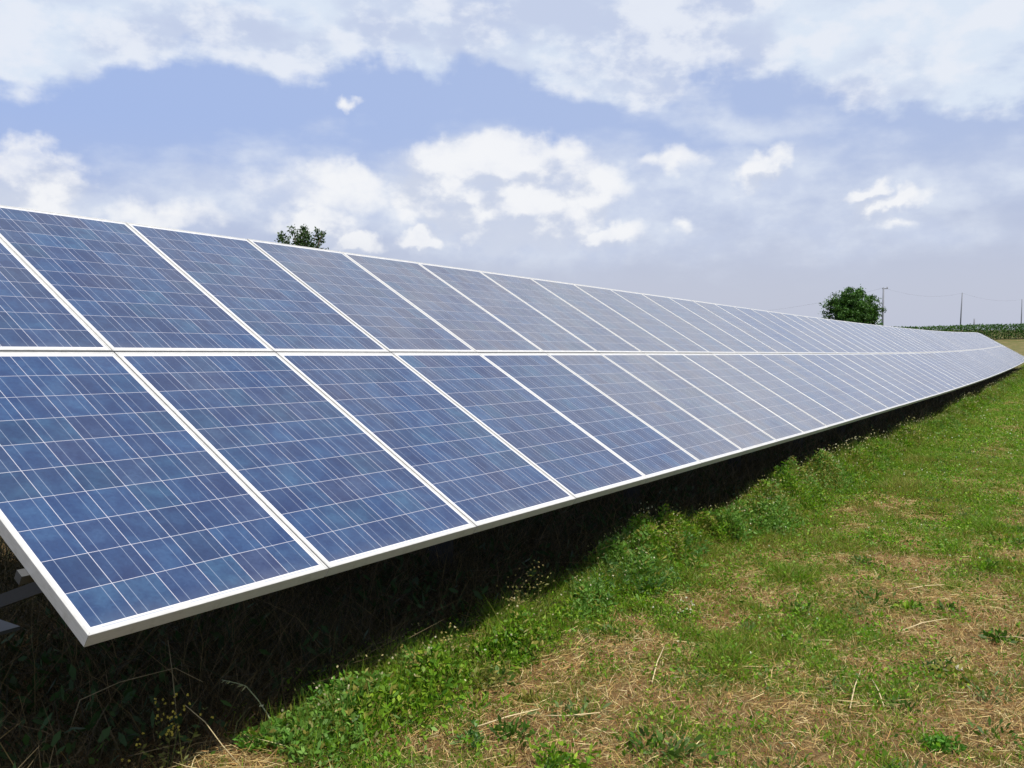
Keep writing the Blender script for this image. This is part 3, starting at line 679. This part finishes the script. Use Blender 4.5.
# ------------------------------------------------------------------ trees, hedge, poles in the distance
def far_point(px, dist):
    d = ray(px, 330); d.z = 0; d.normalize(); pt = CAM + d * dist
    return Vector((pt.x, pt.y, float(ground_z(pt.x, pt.y))))
def crown(center, radii, nclump, nleaf, leaf, pal, csize, shell=.55):
    th = rng.random(nclump) * 6.283; cz = rng.uniform(-1, 1, nclump); rr = np.sqrt(1 - cz ** 2); rad = rng.uniform(shell, 1., nclump)
    rad = rad * (1 + .13 * np.sin(3 * th + 1) * np.sin(4 * cz + .5) + .09 * np.sin(7 * th + 5 * cz))
    cc = np.stack([np.cos(th) * rr * rad, np.sin(th) * rr * rad, cz * rad], 1) * np.array(radii) + np.array(center)
    k = rng.integers(0, nclump, nleaf); p = cc[k] + rng.normal(size=(nleaf, 3)) * csize * rng.uniform(.5, 1.2, nclump)[k][:, None]
    L = leaf * rng.uniform(.6, 1.3, nleaf)
    ct = rng.uniform(.65, 1.35, nclump)
    return ribbons(p, rng.normal(size=(nleaf, 3)) + np.array([0, 0, .25]), L, L * rng.uniform(.35, .6, nleaf), np.zeros((nleaf, 3)), tints(nleaf, pal) * ct[k][:, None], (.35, 1.)), cc
def tree(label, base, cz, radii, nclump, nleaf, leaf, pal, csize, tr, group=None, shell=.55):
    e = empty('tree', base); tag(e, label, 'tree', group)
    (V, F, T), cc = crown((0, 0, cz), radii, nclump, nleaf, leaf, pal, csize, shell)
    bm = bmesh.new(); top = cz + radii[2] * .3
    tube(bm, [(0, 0, -.3), (.03, .02, top * .4), (-.04, .03, top * .75), (0, 0, top)], [tr, tr * .8, tr * .5, tr * .15], 9)
    t = bm_obj('trunk', bm, M['bark'], e, smooth=True)
    for k in range(min(14, nclump)):
        c_ = Vector(cc[k]); z0 = max(.4, top * random.uniform(.3, .8)); z0 = min(z0, max(.3, c_.z - .2))
        bm = bmesh.new(); mid = Vector((0, 0, z0)).lerp(c_, .5) + Vector((0, 0, .1)); tube(bm, [(0, 0, z0), mid, c_], [tr * .35, tr * .2, tr * .06], 6); bm_obj('limb', bm, M['bark'], t, smooth=True)
    np_mesh('crown', V, F, M['crown'], T, e)
    return e
PINE = [(.034, .095, .014), (.050, .13, .018), (.025, .070, .012), (.075, .16, .024)]
b = far_point(852, 84); tree('round dark green tree standing left of the first utility pole', b, 3.55, (2.30, 2.30, 2.30), 420, 38000, .17, PINE, .17, .16, shell=.45)
b = far_point(303, 30)
e = empty('tree', b); tag(e, 'loose ragged tree top peeking over the upper panel edge', 'tree')
bm = bmesh.new(); tube(bm, [(0, 0, -.3), (.04, .02, 2.0), (0, 0, 3.6)], [.09, .07, .04], 9); tk = bm_obj('trunk', bm, M['bark'], e, smooth=True)
rgt = Vector((right.x, right.y, 0)).normalized(); dep = Vector((-rgt.y, rgt.x, 0)); parts = []
for (px, py, sp, nl) in [(286, 239, .055, 30), (283, 243, .05, 24), (290, 246, .09, 60), (297, 236, .08, 46), (302, 231, .05, 34), (303, 238, .10, 100), (297, 243, .10, 90), (309, 237, .05, 30), (310, 244, .10, 70), (317, 235, .05, 22), (318, 242, .08, 80), (322, 237, .04, 16), (326, 237, .03, 7), (301, 250, .13, 160), (289, 252, .12, 140), (315, 252, .12, 150), (306, 266, .3, 260), (292, 268, .28, 220), (318, 268, .28, 220)]:
    z_ = CAM.z + (330 - py) / FPX * 30 - b.z
    c_ = rgt * ((px - 303) / FPX * 30) + dep * random.uniform(-.45, .45) + Vector((0, 0, z_))
    bm = bmesh.new(); st = Vector((0, 0, random.uniform(2.2, 3.4))); tube(bm, [st, st.lerp(c_, .55) + Vector((0, 0, .1)), c_ + Vector((0, 0, .05))], [.035, .02, .006], 6); bm_obj('limb', bm, M['bark'], tk, smooth=True)
    nl = int(nl * 1.7); p = np.array(c_) + rng.normal(size=(nl, 3)) * sp; L = rng.uniform(.06, .12, nl)
    parts.append(ribbons(p, rng.normal(size=(nl, 3)) + np.array([0, 0, .3]), L, L * rng.uniform(.4, .6, nl), np.zeros((nl, 3)), tints(nl, [(.025, .055, .014), (.035, .07, .018), (.05, .085, .028)]), (.35, 1.)))
V, F, T = merge(parts); np_mesh('crown', V, F, M['crown'], T, e)

# hedge of tall leafy crop closing the field
hx = [(px, 104 + (px - 950) * .03) for px in range(770, 1330, 8)]
pts = np.array([far_point(px, dd) for px, dd in hx])
e = empty('hedge', tuple(pts[0])); tag(e, 'long low leafy green hedge across the field beyond the array end', 'hedge')
n = 42000; k = rng.random(n) * (len(pts) - 1.001); ki = k.astype(int); fr = (k - ki)[:, None]; p = pts[ki] * (1 - fr) + pts[ki + 1] * fr
htop = 1.50 + .12 * (fbm(k * 1.3, k * 0, 1.2, 91, 3) - .5) * 2
p = p + np.c_[rng.normal(size=n) * .55, rng.normal(size=n) * .35, htop * rng.random(n) ** .75]
L = rng.uniform(.10, .24, n)
v = ribbons(p - pts[0], updir(n, .9), L, L * rng.uniform(.3, .5, n), np.c_[np.zeros((n, 2)), -rng.random(n) * .2] * L[:, None], tints(n, [(.034, .095, .013), (.05, .12, .016), (.028, .075, .012), (.062, .14, .02)]), (.5, 1.))
np_mesh('foliage', *v[:2], M['crown'], v[2], e)
ns = 220; k = rng.random(ns) * (len(pts) - 1.001); ki = k.astype(int); fr = (k - ki)[:, None]; p = pts[ki] * (1 - fr) + pts[ki + 1] * fr - pts[0] - np.array([0, 0, .1])
v = ribbons(p, updir(ns, .12), np.full(ns, 1.4), np.full(ns, .05), np.zeros((ns, 3)), tints(ns, [(.08, .06, .04)])); np_mesh('stem', *v[:2], M['dry'], v[2], e)

def pole(label, px, dist, ytop, lean=0., arm=True, r=.11, brackets=False):
    b = far_point(px, dist); h = CAM.z + (330 - ytop) / FPX * dist - b.z
    e = empty('utility_pole', b); tag(e, label, 'utility pole', 'utility poles beyond the array')
    bm = bmesh.new(); tube(bm, [(0, 0, -.4), (right.x * lean * .5, right.y * lean * .5, h * .5), (right.x * lean, right.y * lean, h)], [r, r * .9, r * .75], 10); bm_obj('shaft', bm, M['wood'], e, smooth=True)
    tp = Vector((right.x * lean, right.y * lean, h))
    if arm:
        bm = bmesh.new(); bar(bm, tp + right * -.12 + Vector((0, 0, -.12)), tp + right * .42 + Vector((0, 0, -.12)), .08, .08); bm_obj('crossarm', bm, M['wood'], e)
        bm = bmesh.new(); tube(bm, [tp + right * .34 + Vector((0, 0, -.08)), tp + right * .34 + Vector((0, 0, .02)), tp + right * .34 + Vector((0, 0, .08))], [.03, .045, .02], 8); bm_obj('insulator', bm, M['insulator'], e, smooth=True)
    if brackets:
        for yy in (305.5, 317):
            z_ = CAM.z + (330 - yy) / FPX * dist - b.z
            bm = bmesh.new(); tube(bm, [(0, 0, z_ - .12), Vector((0, 0, z_)) - right * .22, Vector((0, 0, z_ + .1)) - right * .42], [.05, .04, .05], 6); bm_obj('bracket', bm, M['wood'], e)
    return Vector(b) + tp + Vector((0, 0, -.03))
t1 = pole('tall grey utility pole just right of the round tree', 882.5, 92, 291, 0., True, .10, True)
t2 = pole('slightly leaning utility pole above the hedge, middle of the three', 960, 118, 297, .14, False, .08)
t3 = pole('rightmost utility pole at the right picture edge', 1021, 146, 303.5, 0., False, .08)
t4 = pole('short post in the hedge right of the leaning utility pole', 974, 125, 320, 0, False, .10)
t5 = pole('utility pole hidden behind the array, end of the left wire', 728, 100, 314, 0, False, .08)
def wire(label, a, b, sag):
    a = Vector(a); b = Vector(b); bm = bmesh.new(); P = [(a.lerp(b, k / 16) - Vector((0, 0, sag * 4 * (k / 16) * (1 - k / 16)))) - a for k in range(17)]
    tube(bm, P, [.005] * 17, 5); o = bm_obj('overhead_wire', bm, M['wire'], smooth=True); o.location = a; tag(o, label, 'wire', 'wires between the utility poles')
wire('sagging wire from the tall pole to the leaning pole', t1, t2, .6)
wire('sagging wire from the leaning pole to the rightmost pole', t2, t3, .5)
wire('wire running left from the tall pole behind the round tree', t1, t5, .45)
